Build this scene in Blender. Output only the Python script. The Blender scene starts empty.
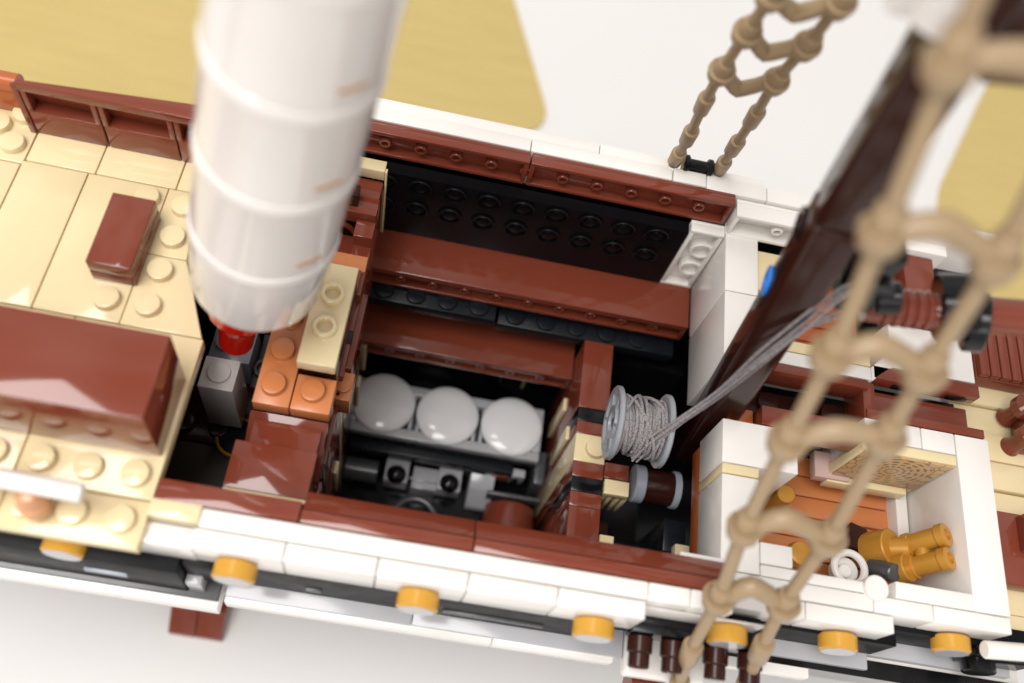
import bpy, bmesh, math, random
from mathutils import Vector, Matrix
random.seed(7)
S = 0.008                       # one stud pitch, in metres
scene = bpy.context.scene
COL = scene.collection
PI = math.pi
V = Vector

# ------------------------------------------------------------------ materials
def node_mat(name):
    m = bpy.data.materials.new(name); m.use_nodes = True
    nt = m.node_tree
    return m, nt, nt.nodes['Principled BSDF']

def plastic(name, col, rough=0.2, spec=0.5, var=0.06, bump=0.04, sss=0.0, metal=0.0, coat=0.0):
    m, nt, b = node_mat(name)
    N, L = nt.nodes, nt.links
    tc = N.new('ShaderNodeTexCoord')
    n1 = N.new('ShaderNodeTexNoise'); n1.inputs['Scale'].default_value = 70; n1.inputs['Detail'].default_value = 3
    L.new(tc.outputs['Object'], n1.inputs['Vector'])
    mix = N.new('ShaderNodeMix'); mix.data_type = 'RGBA'
    mix.inputs['A'].default_value = (*[c * (1 - var) for c in col], 1)
    mix.inputs['B'].default_value = (*[min(1, c * (1 + var)) for c in col], 1)
    L.new(n1.outputs['Fac'], mix.inputs['Factor'])
    L.new(mix.outputs['Result'], b.inputs['Base Color'])
    n2 = N.new('ShaderNodeTexNoise'); n2.inputs['Scale'].default_value = 260; n2.inputs['Detail'].default_value = 5
    L.new(tc.outputs['Object'], n2.inputs['Vector'])
    mr = N.new('ShaderNodeMapRange'); mr.inputs['To Min'].default_value = rough * .75; mr.inputs['To Max'].default_value = rough * 1.35
    L.new(n2.outputs['Fac'], mr.inputs['Value']); L.new(mr.outputs['Result'], b.inputs['Roughness'])
    if bump:
        bp = N.new('ShaderNodeBump'); bp.inputs['Strength'].default_value = bump; bp.inputs['Distance'].default_value = .001
        L.new(n1.outputs['Fac'], bp.inputs['Height']); L.new(bp.outputs['Normal'], b.inputs['Normal'])
    b.inputs['Specular IOR Level'].default_value = spec
    b.inputs['Metallic'].default_value = metal
    if coat: b.inputs['Coat Weight'].default_value = coat; b.inputs['Coat Roughness'].default_value = .08
    if sss:
        b.inputs['Subsurface Weight'].default_value = sss; b.inputs['Subsurface Radius'].default_value = (1, .8, .6); b.inputs['Subsurface Scale'].default_value = .0012
    return m

MT = dict(
    white=plastic('white_plastic', (.79, .76, .72), .18),
    funnel=plastic('funnel_white_plastic', (.72, .685, .655), .08, bump=.02),
    tan=plastic('tan_plastic', (.75, .62, .37), .1, bump=.02),
    brown=plastic('reddish_brown_plastic', (.185, .040, .021), .075, spec=.5, bump=.02),
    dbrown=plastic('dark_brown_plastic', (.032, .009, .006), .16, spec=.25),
    black=plastic('black_plastic', (.005, .005, .006), .16, spec=.3),
    lgrey_lit=plastic('lit_grey_plastic', (.74, .69, .66), .22),  # light grey brightened in the colour to replace light the funnel blocks
    slot=plastic('tan_slot', (.50, .27, .12), .4),
    wallblack=plastic('matte_black_plastic', (.004, .004, .005), .3, spec=.18),
    pale=plastic('painted_sheen_plastic', (.55, .38, .34), .12),  # pale tone stands in for white reflected off a brown tile
    lnougat=plastic('light_nougat_plastic', (.60, .29, .14), .2),
    dome=plastic('pale_grey_plastic', (.80, .79, .80), .06, bump=.015),
    wale=plastic('black_hull_plastic', (.005, .005, .006), .4, spec=.12),
    lgrey=plastic('light_grey_plastic', (.42, .42, .44), .15),
    dgrey=plastic('dark_grey_plastic', (.07, .072, .075), .25),
    bgrey=plastic('blue_grey_plastic', (.3, .325, .38), .22),
    slate=plastic('slate_plastic', (.008, .010, .013), .25, spec=.25),
    nougat=plastic('nougat_plastic', (.58, .205, .07), .24),
    orange=plastic('brown_orange_plastic', (.42, .105, .028), .22),
    gold=plastic('yellow_gold_plastic', (.56, .29, .035), .2),
    pgold=plastic('pearl_gold_plastic', (.52, .25, .035), .3, metal=.25),
    rope=plastic('dark_tan_plastic', (.325, .23, .132), .38),
    red=plastic('red_plastic', (.55, .012, .005), .12),
    blue=plastic('blue_plastic', (.02, .22, .75), .2),
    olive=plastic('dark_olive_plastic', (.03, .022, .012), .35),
)

def cloth_mat():
    m, nt, b = node_mat('mustard_cloth'); N, L = nt.nodes, nt.links
    tc = N.new('ShaderNodeTexCoord')
    hs = []
    for d in ('X', 'Y'):
        w = N.new('ShaderNodeTexWave'); w.wave_type = 'BANDS'; w.bands_direction = d
        w.inputs['Scale'].default_value = 190; w.inputs['Distortion'].default_value = 1.6; w.inputs['Detail'].default_value = 2
        mp = N.new('ShaderNodeMapping'); mp.inputs['Rotation'].default_value[2] = .2
        L.new(tc.outputs['Object'], mp.inputs['Vector']); L.new(mp.outputs['Vector'], w.inputs['Vector']); hs.append(w)
    add = N.new('ShaderNodeMath'); L.new(hs[0].outputs['Fac'], add.inputs[0]); L.new(hs[1].outputs['Fac'], add.inputs[1])
    ns = N.new('ShaderNodeTexNoise'); ns.inputs['Scale'].default_value = 25; ns.inputs['Detail'].default_value = 6
    mp = N.new('ShaderNodeMapping'); mp.inputs['Scale'].default_value = (1, 9, 1); L.new(tc.outputs['Object'], mp.inputs['Vector']); L.new(mp.outputs['Vector'], ns.inputs['Vector'])
    a2 = N.new('ShaderNodeMath'); L.new(add.outputs[0], a2.inputs[0]); L.new(ns.outputs['Fac'], a2.inputs[1])
    cr = N.new('ShaderNodeValToRGB')
    cr.color_ramp.elements[0].color = (.47, .35, .12, 1); cr.color_ramp.elements[0].position = .2
    cr.color_ramp.elements[1].color = (.70, .55, .235, 1); cr.color_ramp.elements[1].position = .9
    dv = N.new('ShaderNodeMath'); dv.operation = 'DIVIDE'; dv.inputs[1].default_value = 2.4; L.new(a2.outputs[0], dv.inputs[0])
    L.new(dv.outputs[0], cr.inputs['Fac']); L.new(cr.outputs['Color'], b.inputs['Base Color'])
    bp = N.new('ShaderNodeBump'); bp.inputs['Strength'].default_value = .3; bp.inputs['Distance'].default_value = .0004
    L.new(add.outputs[0], bp.inputs['Height']); L.new(bp.outputs['Normal'], b.inputs['Normal'])
    b.inputs['Roughness'].default_value = .75; b.inputs['Specular IOR Level'].default_value = .2
    return m
MT['cloth'] = cloth_mat()

def string_mat():
    m, nt, b = node_mat('braided_string'); N, L = nt.nodes, nt.links
    tc = N.new('ShaderNodeTexCoord')
    vo = N.new('ShaderNodeTexVoronoi'); vo.inputs['Scale'].default_value = 3200
    L.new(tc.outputs['Object'], vo.inputs['Vector'])
    cr = N.new('ShaderNodeValToRGB'); cr.color_ramp.elements[0].color = (.48, .45, .455, 1); cr.color_ramp.elements[1].color = (.17, .155, .16, 1)
    cr.color_ramp.elements[1].position = .75
    L.new(vo.outputs['Distance'], cr.inputs['Fac']); L.new(cr.outputs['Color'], b.inputs['Base Color'])
    bp = N.new('ShaderNodeBump'); bp.invert = True; bp.inputs['Strength'].default_value = .8; bp.inputs['Distance'].default_value = .0003
    L.new(vo.outputs['Distance'], bp.inputs['Height']); L.new(bp.outputs['Normal'], b.inputs['Normal'])
    b.inputs['Roughness'].default_value = .6
    return m
MT['string'] = string_mat()

def table_mat():
    m, nt, b = node_mat('white_tabletop'); N, L = nt.nodes, nt.links
    tc = N.new('ShaderNodeTexCoord')
    ns = N.new('ShaderNodeTexNoise'); ns.inputs['Scale'].default_value = 9; ns.inputs['Detail'].default_value = 6
    L.new(tc.outputs['Object'], ns.inputs['Vector'])
    mix = N.new('ShaderNodeMix'); mix.data_type = 'RGBA'
    mix.inputs['A'].default_value = (.80, .785, .77, 1); mix.inputs['B'].default_value = (.84, .825, .81, 1)
    L.new(ns.outputs['Fac'], mix.inputs['Factor']); L.new(mix.outputs['Result'], b.inputs['Base Color'])
    b.inputs['Roughness'].default_value = .55; b.inputs['Specular IOR Level'].default_value = .3
    return m
MT['table'] = table_mat()

CX, CZ = 13.25, -2.0
def chart_mat():          # printed circular chart on a tan tile, drawn in object space (x, z of the tile's face)
    m, nt, b = node_mat('printed_chart_tile'); N, L = nt.nodes, nt.links
    tc = N.new('ShaderNodeTexCoord')
    sp = N.new('ShaderNodeSeparateXYZ'); L.new(tc.outputs['Object'], sp.inputs[0])
    cb = N.new('ShaderNodeCombineXYZ'); L.new(sp.outputs['X'], cb.inputs['X']); L.new(sp.outputs['Z'], cb.inputs['Y'])
    ln = N.new('ShaderNodeVectorMath'); ln.operation = 'LENGTH'; L.new(cb.outputs[0], ln.inputs[0])
    ns = N.new('ShaderNodeTexNoise'); ns.inputs['Scale'].default_value = 420; ns.inputs['Detail'].default_value = 3
    L.new(tc.outputs['Object'], ns.inputs['Vector'])
    ad = N.new('ShaderNodeMath'); ad.operation = 'MULTIPLY_ADD'; ad.inputs[1].default_value = .0008; L.new(ns.outputs['Fac'], ad.inputs[0]); L.new(ln.outputs['Value'], ad.inputs[2])
    ml = N.new('ShaderNodeMath'); ml.operation = 'MULTIPLY'; ml.inputs[1].default_value = 4600; L.new(ad.outputs[0], ml.inputs[0])
    sn = N.new('ShaderNodeMath'); sn.operation = 'SINE'; L.new(ml.outputs[0], sn.inputs[0])
    gt = N.new('ShaderNodeMapRange'); gt.inputs['From Min'].default_value = .35; gt.inputs['From Max'].default_value = .8; L.new(sn.outputs[0], gt.inputs['Value'])
    at = N.new('ShaderNodeMath'); at.operation = 'ARCTAN2'; L.new(sp.outputs['X'], at.inputs[0]); L.new(sp.outputs['Z'], at.inputs[1])
    am = N.new('ShaderNodeMath'); am.operation = 'MULTIPLY'; am.inputs[1].default_value = 14; L.new(at.outputs[0], am.inputs[0])
    asn = N.new('ShaderNodeMath'); asn.operation = 'SINE'; L.new(am.outputs[0], asn.inputs[0])
    rs = N.new('ShaderNodeMath'); rs.operation = 'MULTIPLY_ADD'; rs.inputs[1].default_value = .7; L.new(asn.outputs[0], rs.inputs[0]); L.new(sn.outputs[0], rs.inputs[2])
    gt2 = N.new('ShaderNodeMapRange'); gt2.inputs['From Min'].default_value = .25; gt2.inputs['From Max'].default_value = .75; L.new(rs.outputs[0], gt2.inputs['Value'])
    rim = N.new('ShaderNodeMapRange'); rim.inputs['From Min'].default_value = .0084; rim.inputs['From Max'].default_value = .0078; L.new(ln.outputs['Value'], rim.inputs['Value'])
    vo = N.new('ShaderNodeTexVoronoi'); vo.feature = 'DISTANCE_TO_EDGE'; vo.inputs['Scale'].default_value = 380; L.new(tc.outputs['Object'], vo.inputs['Vector'])
    v2 = N.new('ShaderNodeMapRange'); v2.inputs['From Min'].default_value = .07; v2.inputs['From Max'].default_value = .02; L.new(vo.outputs['Distance'], v2.inputs['Value'])
    sel = N.new('ShaderNodeMix'); sel.data_type = 'FLOAT'; L.new(rim.outputs[0], sel.inputs['Factor']); L.new(v2.outputs[0], sel.inputs['A']); L.new(gt2.outputs[0], sel.inputs['B'])
    mx = N.new('ShaderNodeMath'); mx.operation = 'ADD'; mx.inputs[1].default_value = 0; L.new(sel.outputs['Result'], mx.inputs[0])
    mix = N.new('ShaderNodeMix'); mix.data_type = 'RGBA'; mix.inputs['A'].default_value = (.55, .36, .17, 1); mix.inputs['B'].default_value = (.10, .085, .075, 1)
    m8 = N.new('ShaderNodeMath'); m8.operation = 'MULTIPLY'; m8.inputs[1].default_value = .75; L.new(mx.outputs[0], m8.inputs[0])
    L.new(m8.outputs[0], mix.inputs['Factor']); L.new(mix.outputs['Result'], b.inputs['Base Color']); b.inputs['Roughness'].default_value = .3
    return m
MT['chart'] = chart_mat()

# ------------------------------------------------------------------ mesh building (all numbers in studs)
class MB:
    def __init__(self): self.bm = bmesh.new()
    def _add(self, t):
        me = bpy.data.meshes.new('t'); t.to_mesh(me); t.free(); self.bm.from_mesh(me); bpy.data.meshes.remove(me)
    def bx(self, x0, x1, y0, y1, z0, z1, bev=.028, gap=.01, seg=2, rot=None, skew=None):
        t = bmesh.new()
        bmesh.ops.create_cube(t, size=1)
        g = gap
        sx, sy, sz = x1 - x0 - 2 * g, y1 - y0 - 2 * g, z1 - z0
        c = V(((x0 + x1) / 2, (y0 + y1) / 2, (z0 + z1) / 2))
        for v in t.verts: v.co = V((v.co.x * sx, v.co.y * sy, v.co.z * sz))
        if bev > 0:
            bmesh.ops.bevel(t, geom=list(t.edges), offset=min(bev, .3 * min(sx, sy, sz)), segments=seg, profile=.5, affect='EDGES')
        M = Matrix.Translation(c)
        if rot is not None: M = M @ rot
        bmesh.ops.transform(t, matrix=M, verts=t.verts)
        self._add(t); return self
    def lathe(self, p0, axis, prof, n=28):
        """prof: list of (distance along axis, radius); closed at ends when radius is 0"""
        a = V(axis).normalized(); p0 = V(p0)
        u = a.orthogonal().normalized(); w = a.cross(u)
        bm = self.bm; rings = []
        for (t, r) in prof:
            if r <= 1e-6: rings.append([bm.verts.new(p0 + a * t)])
            else: rings.append([bm.verts.new(p0 + a * t + (u * math.cos(2 * PI * i / n) + w * math.sin(2 * PI * i / n)) * r) for i in range(n)])
        for A, B in zip(rings, rings[1:]):
            if len(A) == 1 and len(B) == 1: continue
            for i in range(n):
                j = (i + 1) % n
                if len(A) == 1: bm.faces.new((A[0], B[i], B[j]))
                elif len(B) == 1: bm.faces.new((A[i], A[j], B[0]))
                else: bm.faces.new((A[i], A[j], B[j], B[i]))
        return self
    def cyl(self, p0, p1, r, r1=None, n=28, ch=.03):
        p0, p1 = V(p0), V(p1); L = (p1 - p0).length; r1 = r if r1 is None else r1
        c = min(ch, L * .3, r * .4, r1 * .4)
        return self.lathe(p0, p1 - p0, [(0, 0), (0, r - c), (c, r), (L - c, r1), (L, r1 - c), (L, 0)], n)
    def ring(self, p0, p1, ro, ri, n=28, ch=.025):
        p0, p1 = V(p0), V(p1); L = (p1 - p0).length
        return self.lathe(p0, p1 - p0, [(0, ri), (0, ro - ch), (ch, ro), (L - ch, ro), (L, ro - ch), (L, ri), (0, ri)], n)
    def stud(self, x, y, z, d=(0, 0, 1), hollow=False, r=.3, h=.2):
        p = V((x, y, z)); d = V(d)
        if hollow: return self.lathe(p, d, [(0, r), (h - .025, r), (h, r - .025), (h, .21), (h - .02, .19), (.02, .18), (.02, 0)], 28)
        return self.lathe(p, d, [(0, r + .012), (.012, r), (h - .03, r), (h - .008, r - .01), (h, r - .035), (h, 0)], 28)
    def tube(self, pts, r, n=10, cap=True):
        pts = [V(p) for p in pts]; bm = self.bm; rings = []
        up = None
        for i, p in enumerate(pts):
            t = (pts[min(i + 1, len(pts) - 1)] - pts[max(i - 1, 0)]).normalized()
            if up is None: up = t.orthogonal().normalized()
            up = (up - t * up.dot(t)).normalized(); w = t.cross(up)
            rr = r[i] if isinstance(r, (list, tuple)) else r
            rings.append([bm.verts.new(p + (up * math.cos(2 * PI * k / n) + w * math.sin(2 * PI * k / n)) * rr) for k in range(n)])
        for A, B in zip(rings, rings[1:]):
            for k in range(n):
                j = (k + 1) % n; bm.faces.new((A[k], A[j], B[j], B[k]))
        if cap: bm.faces.new(rings[0][::-1]); bm.faces.new(rings[-1])
        return self
    def prism(self, poly, x0, x1, axis='x', bev=.028):
        """poly in (y,z) extruded along x; axis='z': poly in (x,y) extruded along z; axis='y': poly in (x,z)"""
        t = bmesh.new()
        def mk(p, e):
            return (e, p[0], p[1]) if axis == 'x' else ((p[0], p[1], e) if axis == 'z' else (p[0], e, p[1]))
        A = [t.verts.new(mk(p, x0)) for p in poly]; B = [t.verts.new(mk(p, x1)) for p in poly]
        t.faces.new(A); t.faces.new(B[::-1])
        for i in range(len(poly)):
            j = (i + 1) % len(poly); t.faces.new((A[i], B[i], B[j], A[j]))
        bmesh.ops.recalc_face_normals(t, faces=t.faces)
        if bev: bmesh.ops.bevel(t, geom=list(t.edges), offset=bev, segments=2, profile=.5, affect='EDGES')
        self._add(t); return self
    def under(self, x0, x1, yf, z0, z1, th=.4, tubes=(), pr=.17, ph=.1, wall=.13, r_in=None):
        """a plate standing on its edge, hollow underside facing -y"""
        g = .01
        self.bx(x0, x1, yf + th - .13, yf + th, z0, z1, gap=g)
        for a in ((x0 + g, x1 - g, z0, z0 + wall), (x0 + g, x1 - g, z1 - wall, z1), (x0 + g, x0 + g + wall, z0 + wall, z1 - wall), (x1 - g - wall, x1 - g, z0 + wall, z1 - wall)):
            self.bx(a[0], a[1], yf, yf + th - .12, a[2], a[3], bev=.02, gap=0)
        for (x, z) in tubes:
            self.ring((x, yf + th - .1, z), (x, yf + .03, z), pr, ph)
        return self
    def build(self, name, mat, parent, loc=None, sharp=28):
        o = make_obj(name, self.bm, mat, parent, sharp); return o

ROOT = {}
def make_obj(name, bm, mat, parent, sharp=28):
    loc = ROOT[parent] if parent is not None else V((0, 0, 0))
    bmesh.ops.recalc_face_normals(bm, faces=bm.faces)
    for v in bm.verts: v.co = (v.co - loc) * S
    me = bpy.data.meshes.new(name); bm.to_mesh(me); bm.free()
    for p in me.polygons: p.use_smooth = True
    me.set_sharp_from_angle(angle=math.radians(sharp))
    me.materials.append(MT[mat])
    o = bpy.data.objects.new(name, me); COL.objects.link(o)
    if parent is not None: o.parent = parent
    ROOT[o] = loc
    return o

def thing(name, label, cat, loc, group=None):
    o = bpy.data.objects.new(name, None); COL.objects.link(o)
    o.empty_display_size = .004; o.location = V(loc) * S; ROOT[o] = V(loc)
    o['label'] = label; o['category'] = cat
    if group: o['group'] = group
    return o
def solo(name, mb, mat, label, cat, loc, group=None, kind=None):
    """a thing made of a single mesh, origin at loc"""
    class K: pass
    k = K(); ROOT[k] = V(loc)
    bm = mb.bm
    o = None
    bmesh.ops.recalc_face_normals(bm, faces=bm.faces)
    for v in bm.verts: v.co = (v.co - V(loc)) * S
    me = bpy.data.meshes.new(name); bm.to_mesh(me); bm.free()
    for p in me.polygons: p.use_smooth = True
    me.set_sharp_from_angle(angle=math.radians(28)); me.materials.append(MT[mat])
    o = bpy.data.objects.new(name, me); COL.objects.link(o); o.location = V(loc) * S; ROOT[o] = V(loc)
    if kind: o['kind'] = kind
    if label: o['label'] = label
    if cat: o['category'] = cat
    if group: o['group'] = group
    return o
def plab(o, text): o['label'] = text; return o

def brick(name, mat, par, x0, x1, y0, y1, z0, z1, studs=(), hollow=False, **k):
    m = MB().bx(x0, x1, y0, y1, z0, z1, **k)
    for (x, y) in studs: m.stud(x, y, z1, hollow=hollow)
    return m.build(name, mat, par)

# ------------------------------------------------------------------ setting
TZ = -18.0
m = MB(); m.bx(-260, 260, -200, 260, TZ - 3, TZ, bev=0)
tb = solo('tabletop', m, 'table', None, None, (0, 0, TZ), kind='structure')

def cloth(poly, name, label, rad):
    # rounded polygon sheet with a little thickness
    pts = []
    n = len(poly)
    for i in range(n):
        p, a, b = V(poly[i]), V(poly[i - 1]), V(poly[(i + 1) % n])
        r = rad[i]
        if r <= 0: pts.append(p); continue
        p1 = p + (a - p).normalized() * r; p2 = p + (b - p).normalized() * r
        for k in range(9):
            t = k / 8; pts.append((1 - t) ** 2 * p1 + 2 * t * (1 - t) * p + t * t * p2)
    mb = MB().prism([(p.x, p.y) for p in pts], TZ + .01, TZ + .16, axis='z', bev=0)
    c = poly[0]
    return solo(name, mb, 'cloth', label, 'cloth', (c[0], c[1], TZ))
cloth([(4.7, 28.25), (0.2, 40.8), (-4, 62), (-70, 40), (-46, 16.5)], 'cloth_sheet', 'large mustard woven cloth sheet with a rounded corner, behind the white funnel', [2.2, 0, 0, 0, 0])
cloth([(26.6, 21.5), (60, 19), (64, 60), (40.5, 60), (26.7, 29.6)], 'cloth_sheet', 'mustard woven cloth sheet lying behind the brown spar and mast', [2.0, 0, 0, 0, 1.5])

# ------------------------------------------------------------------ hull
H = thing('toy_ship_hull', 'open toy ship hull with white rails, black band and brown inner ledges', 'toy ship', (2, 6, -17))
m = MB()
sec = [(-.2, -3.6), (12.6, -3.6), (11.4, -10), (9.6, -14.5), (3.2, -14.5), (1.2, -10)]
m.prism(sec, -26, 22, axis='x', bev=0)
# hollow: build the shell as outer walls instead of a solid block
m = MB()
for (a, b) in (((-.2, -3.4), (1.0, -10.5)), ((1.0, -10.5), (3.0, -15.2)), ((12.5, -3.4), (11.6, -10.5)), ((11.6, -10.5), (9.4, -15.2))):
    s = .45 if a[0] < 6 else -.45
    m.prism([a, b, (b[0] + s, b[1]), (a[0] + s, a[1])], -26 if a[0] < 6 else -3.9, 22, axis='x', bev=0)
m.bx(-26, 22, 3, 9.4, -15.6, -15.15, bev=.02)
m.build('hull_shell', 'black', H)
m = MB(); m.bx(-26, 22, 5.6, 6.6, -16.9, -15.6); m.build('keel', 'brown', H)
# near rail: white sideways plates
xs = [-3.9, 6.02, 7.0, 8.0]
for a, b in zip(xs, xs[1:]): brick('rail_plate', 'white', H, a, b, .03, .45, -1.5, 0)
brick('rail_plate', 'white', H, -9, -3.9, .1, .45, -1.5, -.45)
plab(brick('rail_tile', 'tan', H, -5.0, -3.9, .1, .5, -.44, 0), 'short tan tile at the end of the white rail')
xs = [-3.96, -2, 0, 2, 4, 6]
for a, b in zip(xs, xs[1:]): brick('rail_tile', 'white', H, a, b, -.4, .02, -1.25, -.05)
brick('rail_tile', 'white', H, -9, -3.97, -.38, .09, -1.49, -.46)
brick('rail_tile', 'white', H, 6.01, 9.0, -.02, .02, -1.6, -.45)
# inner brown ledges on the near side
brick('inner_rail', 'brown', H, -4.95, -1.86, .46, .95, -1, 0)
for a, b in ((-1.85, 2.0), (2.0, 8.0)):
    brick('inner_rail', 'brown', H, a, b, .46, .79, -1, 0)
    MB().prism([(.8, -.02), (1.3, -.42), (1.3, -1.0), (.8, -1.0)], a + .01, b - .01).build('inner_slope', 'brown', H)
brick('inner_wall', 'black', H, -9, 8, .8, 1.2, -12, -1.0)
# black band and ledge, right of the step
brick('hull_band', 'wale', H, -3.55, 1.05, -.36, .4, -3.3, -1.26)
brick('hull_band', 'wale', H, 1.05, 5.7, -.36, .4, -3.3, -1.26)
brick('hull_band', 'wale', H, 5.7, 9.3, -.1, .4, -3.0, -1.5)
brick('hull_band', 'wale', H, 9.3, 13, .35, .9, -3.2, -1.9)
brick('hull_band', 'wale', H, 12.6, 17, .75, 1.3, -3.2, -1.9)
for x0, x1 in ((-1.6, -1.2), (1.7, 4.2)): MB().bx(x0, x1, -.42, -.3, -2.7, -2.52, bev=.02).build('hull_groove', 'dgrey', H)
brick('hull_ledge', 'lgrey', H, -3.5, 1.05, -.71, .6, -3.6, -3.3)
brick('hull_ledge', 'lgrey', H, 1.05, 6.4, -.70, .6, -3.6, -3.3)
brick('hull_plank', 'white', H, -3.5, 3.1, -.83, .6, -4.0, -3.4)
brick('hull_plank', 'white', H, 3.1, 6.2, -.82, .6, -4.0, -3.4)
brick('hull_ledge', 'lgrey', H, 9.0, 12.9, -.05, 1, -3.6, -3.2)
brick('hull_plank', 'white', H, 9.0, 11.4, -.45, 1, -3.9, -3.45)
brick('hull_ledge', 'lgrey', H, 12.3, 17, .35, 1.6, -3.75, -3.3)
brick('hull_plank', 'white', H, 12.3, 17.4, .12, 1.6, -4.0, -3.55)
# left part, one step further out
brick('hull_band', 'wale', H, -16, -4.35, -.72, .4, -3.4, -1.5)
brick('hull_band', 'wale', H, -4.32, -3.6, -.5, .4, -2.9, -1.5)
brick('hull_band', 'lgrey', H, -4.34, -3.95, -.7, -.3, -3.3, -2.5)
brick('hull_band', 'lgrey', H, -4.5, -4.05, -.3, 0, -2.4, -1.9)
brick('hull_ledge', 'dgrey', H, -16, -3.62, -.84, .5, -3.75, -3.4)
brick('hull_plank', 'white', H, -16, -3.6, -1.02, .5, -4.1, -3.5)
m = MB(); m.bx(-6.6, -5.6, -.78, -.6, -2.6, -2.4, bev=.02); m.build('hull_groove', 'bgrey', H)
# far rail: brown plates on edge with their hollow side towards the hold
for a, b in ((-4, 2.04), (2.06, 7.98)):
    tubes = [(a + 1 + i, -.5) for i in range(int(b - a))]
    MB().under(a, b, 11.4, -1.0, 0, tubes=tubes).build('far_rail', 'brown', H)
xs = [-3.9, 2, 6.1]
for a, b in zip(xs, xs[1:]): brick('far_rail_plate', 'white', H, a, b, 11.82, 12.24, -1.5, 0)
xs = [-3.9, 3.95, 6.0]
for a, b in zip(xs, xs[1:]): brick('far_rail_tile', 'white', H, a, b, 12.25, 12.66, -1.5, -.06)
for a, b in ((6.12, 7.1), (7.1, 8.9), (8.9, 12.5), (12.5, 16)):
    brick('far_rail_plate', 'white', H, a, b, 11.82 - (.0 if b < 8 else .05), 12.3, -1.5, 0)
brick('far_rail_tile', 'white', H, 7.1, 8.9, 12.31, 12.6, -1.5, -.1)
MB().under(8.02, 11.6, 11.1, -1.05, -.05, th=.6, tubes=[(9.4, -.5), (10.6, -.5)]).build('far_rail_bracket', 'white', H)
brick('hull_band', 'wale', H, -3.9, 17, 12.2, 12.6, -3.2, -1.5)
# far inner wall of studded black plates
m = MB().bx(-2, 7.0, 10.97, 11.36, -4.6, -1.12, bev=0)
for i in range(9):
    for zz in (-1.55, -2.6):
        x = -1.86 + i + .03 * (zz + 2)
        m.ring((x, 10.98, zz), (x, 10.9, zz), .36, .3, ch=.02)
        m.lathe((x, 10.98, zz), (0, -1, 0), [(0, 0), (0, .2), (.04, .18), (.06, .1), (.06, 0)], 16)
m.build('studded_wall', 'wallblack', H)
# brown ledge 1, black step, brown ledge 2
L1 = MB(); L1.bx(-2.0, 8.04, 9.55, 11.3, -4.13, -4.0); L1.bx(-2.0, 8.04, 9.95, 11.3, -4.9, -4.14, bev=0)
L1.under(-2.0, 8.04, 9.57, -4.9, -4.14, tubes=[(-1 + i, -4.52) for i in range(9)])
L1.build('hold_ledge', 'brown', H)
for (a, b, z, y0) in ((-2, 2.12, -5.05, 9.1), (2.2, 8.0, -5.35, 9.2)):
    m = MB().bx(a, b, y0, 11.6, z - .45, z)
    for i in range(int(b - a)):
        m.stud(a + .55 + i, y0 + .35, z, h=.12)
    m.build('hold_step', 'slate', H)
L2 = MB(); L2.bx(-2.0, 5.0, 8.3, 9.9, -6.63, -6.5); L2.bx(-2.0, 5.0, 8.7, 9.9, -7.3, -6.64, bev=0)
L2.under(-2.0, 5.0, 8.32, -7.3, -6.64, tubes=[(-1 + i, -6.97) for i in range(6)])
L2.build('hold_ledge', 'brown', H)
brick('hold_floor', 'black', H, -9, 9, 1.2, 11.6, -12.6, -12.2)
brick('hold_back', 'black', H, -2, 9, 9.6, 10, -12.2, -7.3)
brick('hold_strut', 'dgrey', H, 2.95, 3.05, 9.3, 9.6, -10, -8.2)
brick('hold_strut', 'tan', H, 3.75, 3.87, 9.3, 9.6, -10, -7.9)
# portholes along the near side
def knob(x, y, z, first):
    if first is None:
        a = MB().cyl((x, y, z), (x, y - .42, z), .47, n=40, ch=.05).build('porthole_cap', 'gold', H)
        b = MB().cyl((x, y - .415, z), (x, y - .43, z), .40, n=40, ch=.004).build('porthole_face', 'lgrey', a)
        return a, b, V((x, y, z))
    a0, b0, p0 = first
    a = a0.copy(); COL.objects.link(a); a.parent = H; a.location = (V((x, y, z)) - p0) * S
    b = b0.copy(); COL.objects.link(b); b.parent = a
    return first
K = knob(-3.02, -.4, -.86, None)
for p in ((1.02, -.4, -.86), (5.03, -.4, -.86), (8.25, -.02, -1.05), (11.42, .42, -1.9), (14.5, .86, -2.0), (-6.85, -.3, -1.5)): knob(*p, K)

# bulkheads of the hold
for (x0, x1, ztop, sl) in (
    (5.0, 5.94, -5.0, [('brown', 6.72, 9.02), ('black', 6.27, 6.72), ('brown', 5.86, 6.27), ('tan', 4.98, 5.86), ('brown', 4.5, 4.98), ('black', 4.05, 4.5), ('brown', 3.6, 4.05), ('brown', 1.2, 3.6)]),):
    BK = thing('bulkhead', 'layered bulkhead of brown, black and tan slices beside the string reel', 'bulkhead', (5.5, 5, -12.2))
    for (mt, a, b) in sl:
        mb = MB().bx(x0, x1, a, b, -12.2, ztop, bev=.02, gap=.004)
        if mt == 'tan': mb.stud(5.62, 5.42, ztop)
        mb.build('slice', mt, BK)
    for y0, z0 in ((7.4, -8.0), (6.0, -7.0), (3.2, -9.5)): MB().bx(4.88, 5.0, y0, y0 + .45, z0 - 1.5, z0 + 1.0, gap=0).build('edge_strip', 'tan', BK)
BL = thing('bulkhead', 'tall stepped brown bulkhead between the nougat bricks and the engine', 'bulkhead', (-2.2, 6, -12.2))
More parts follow.
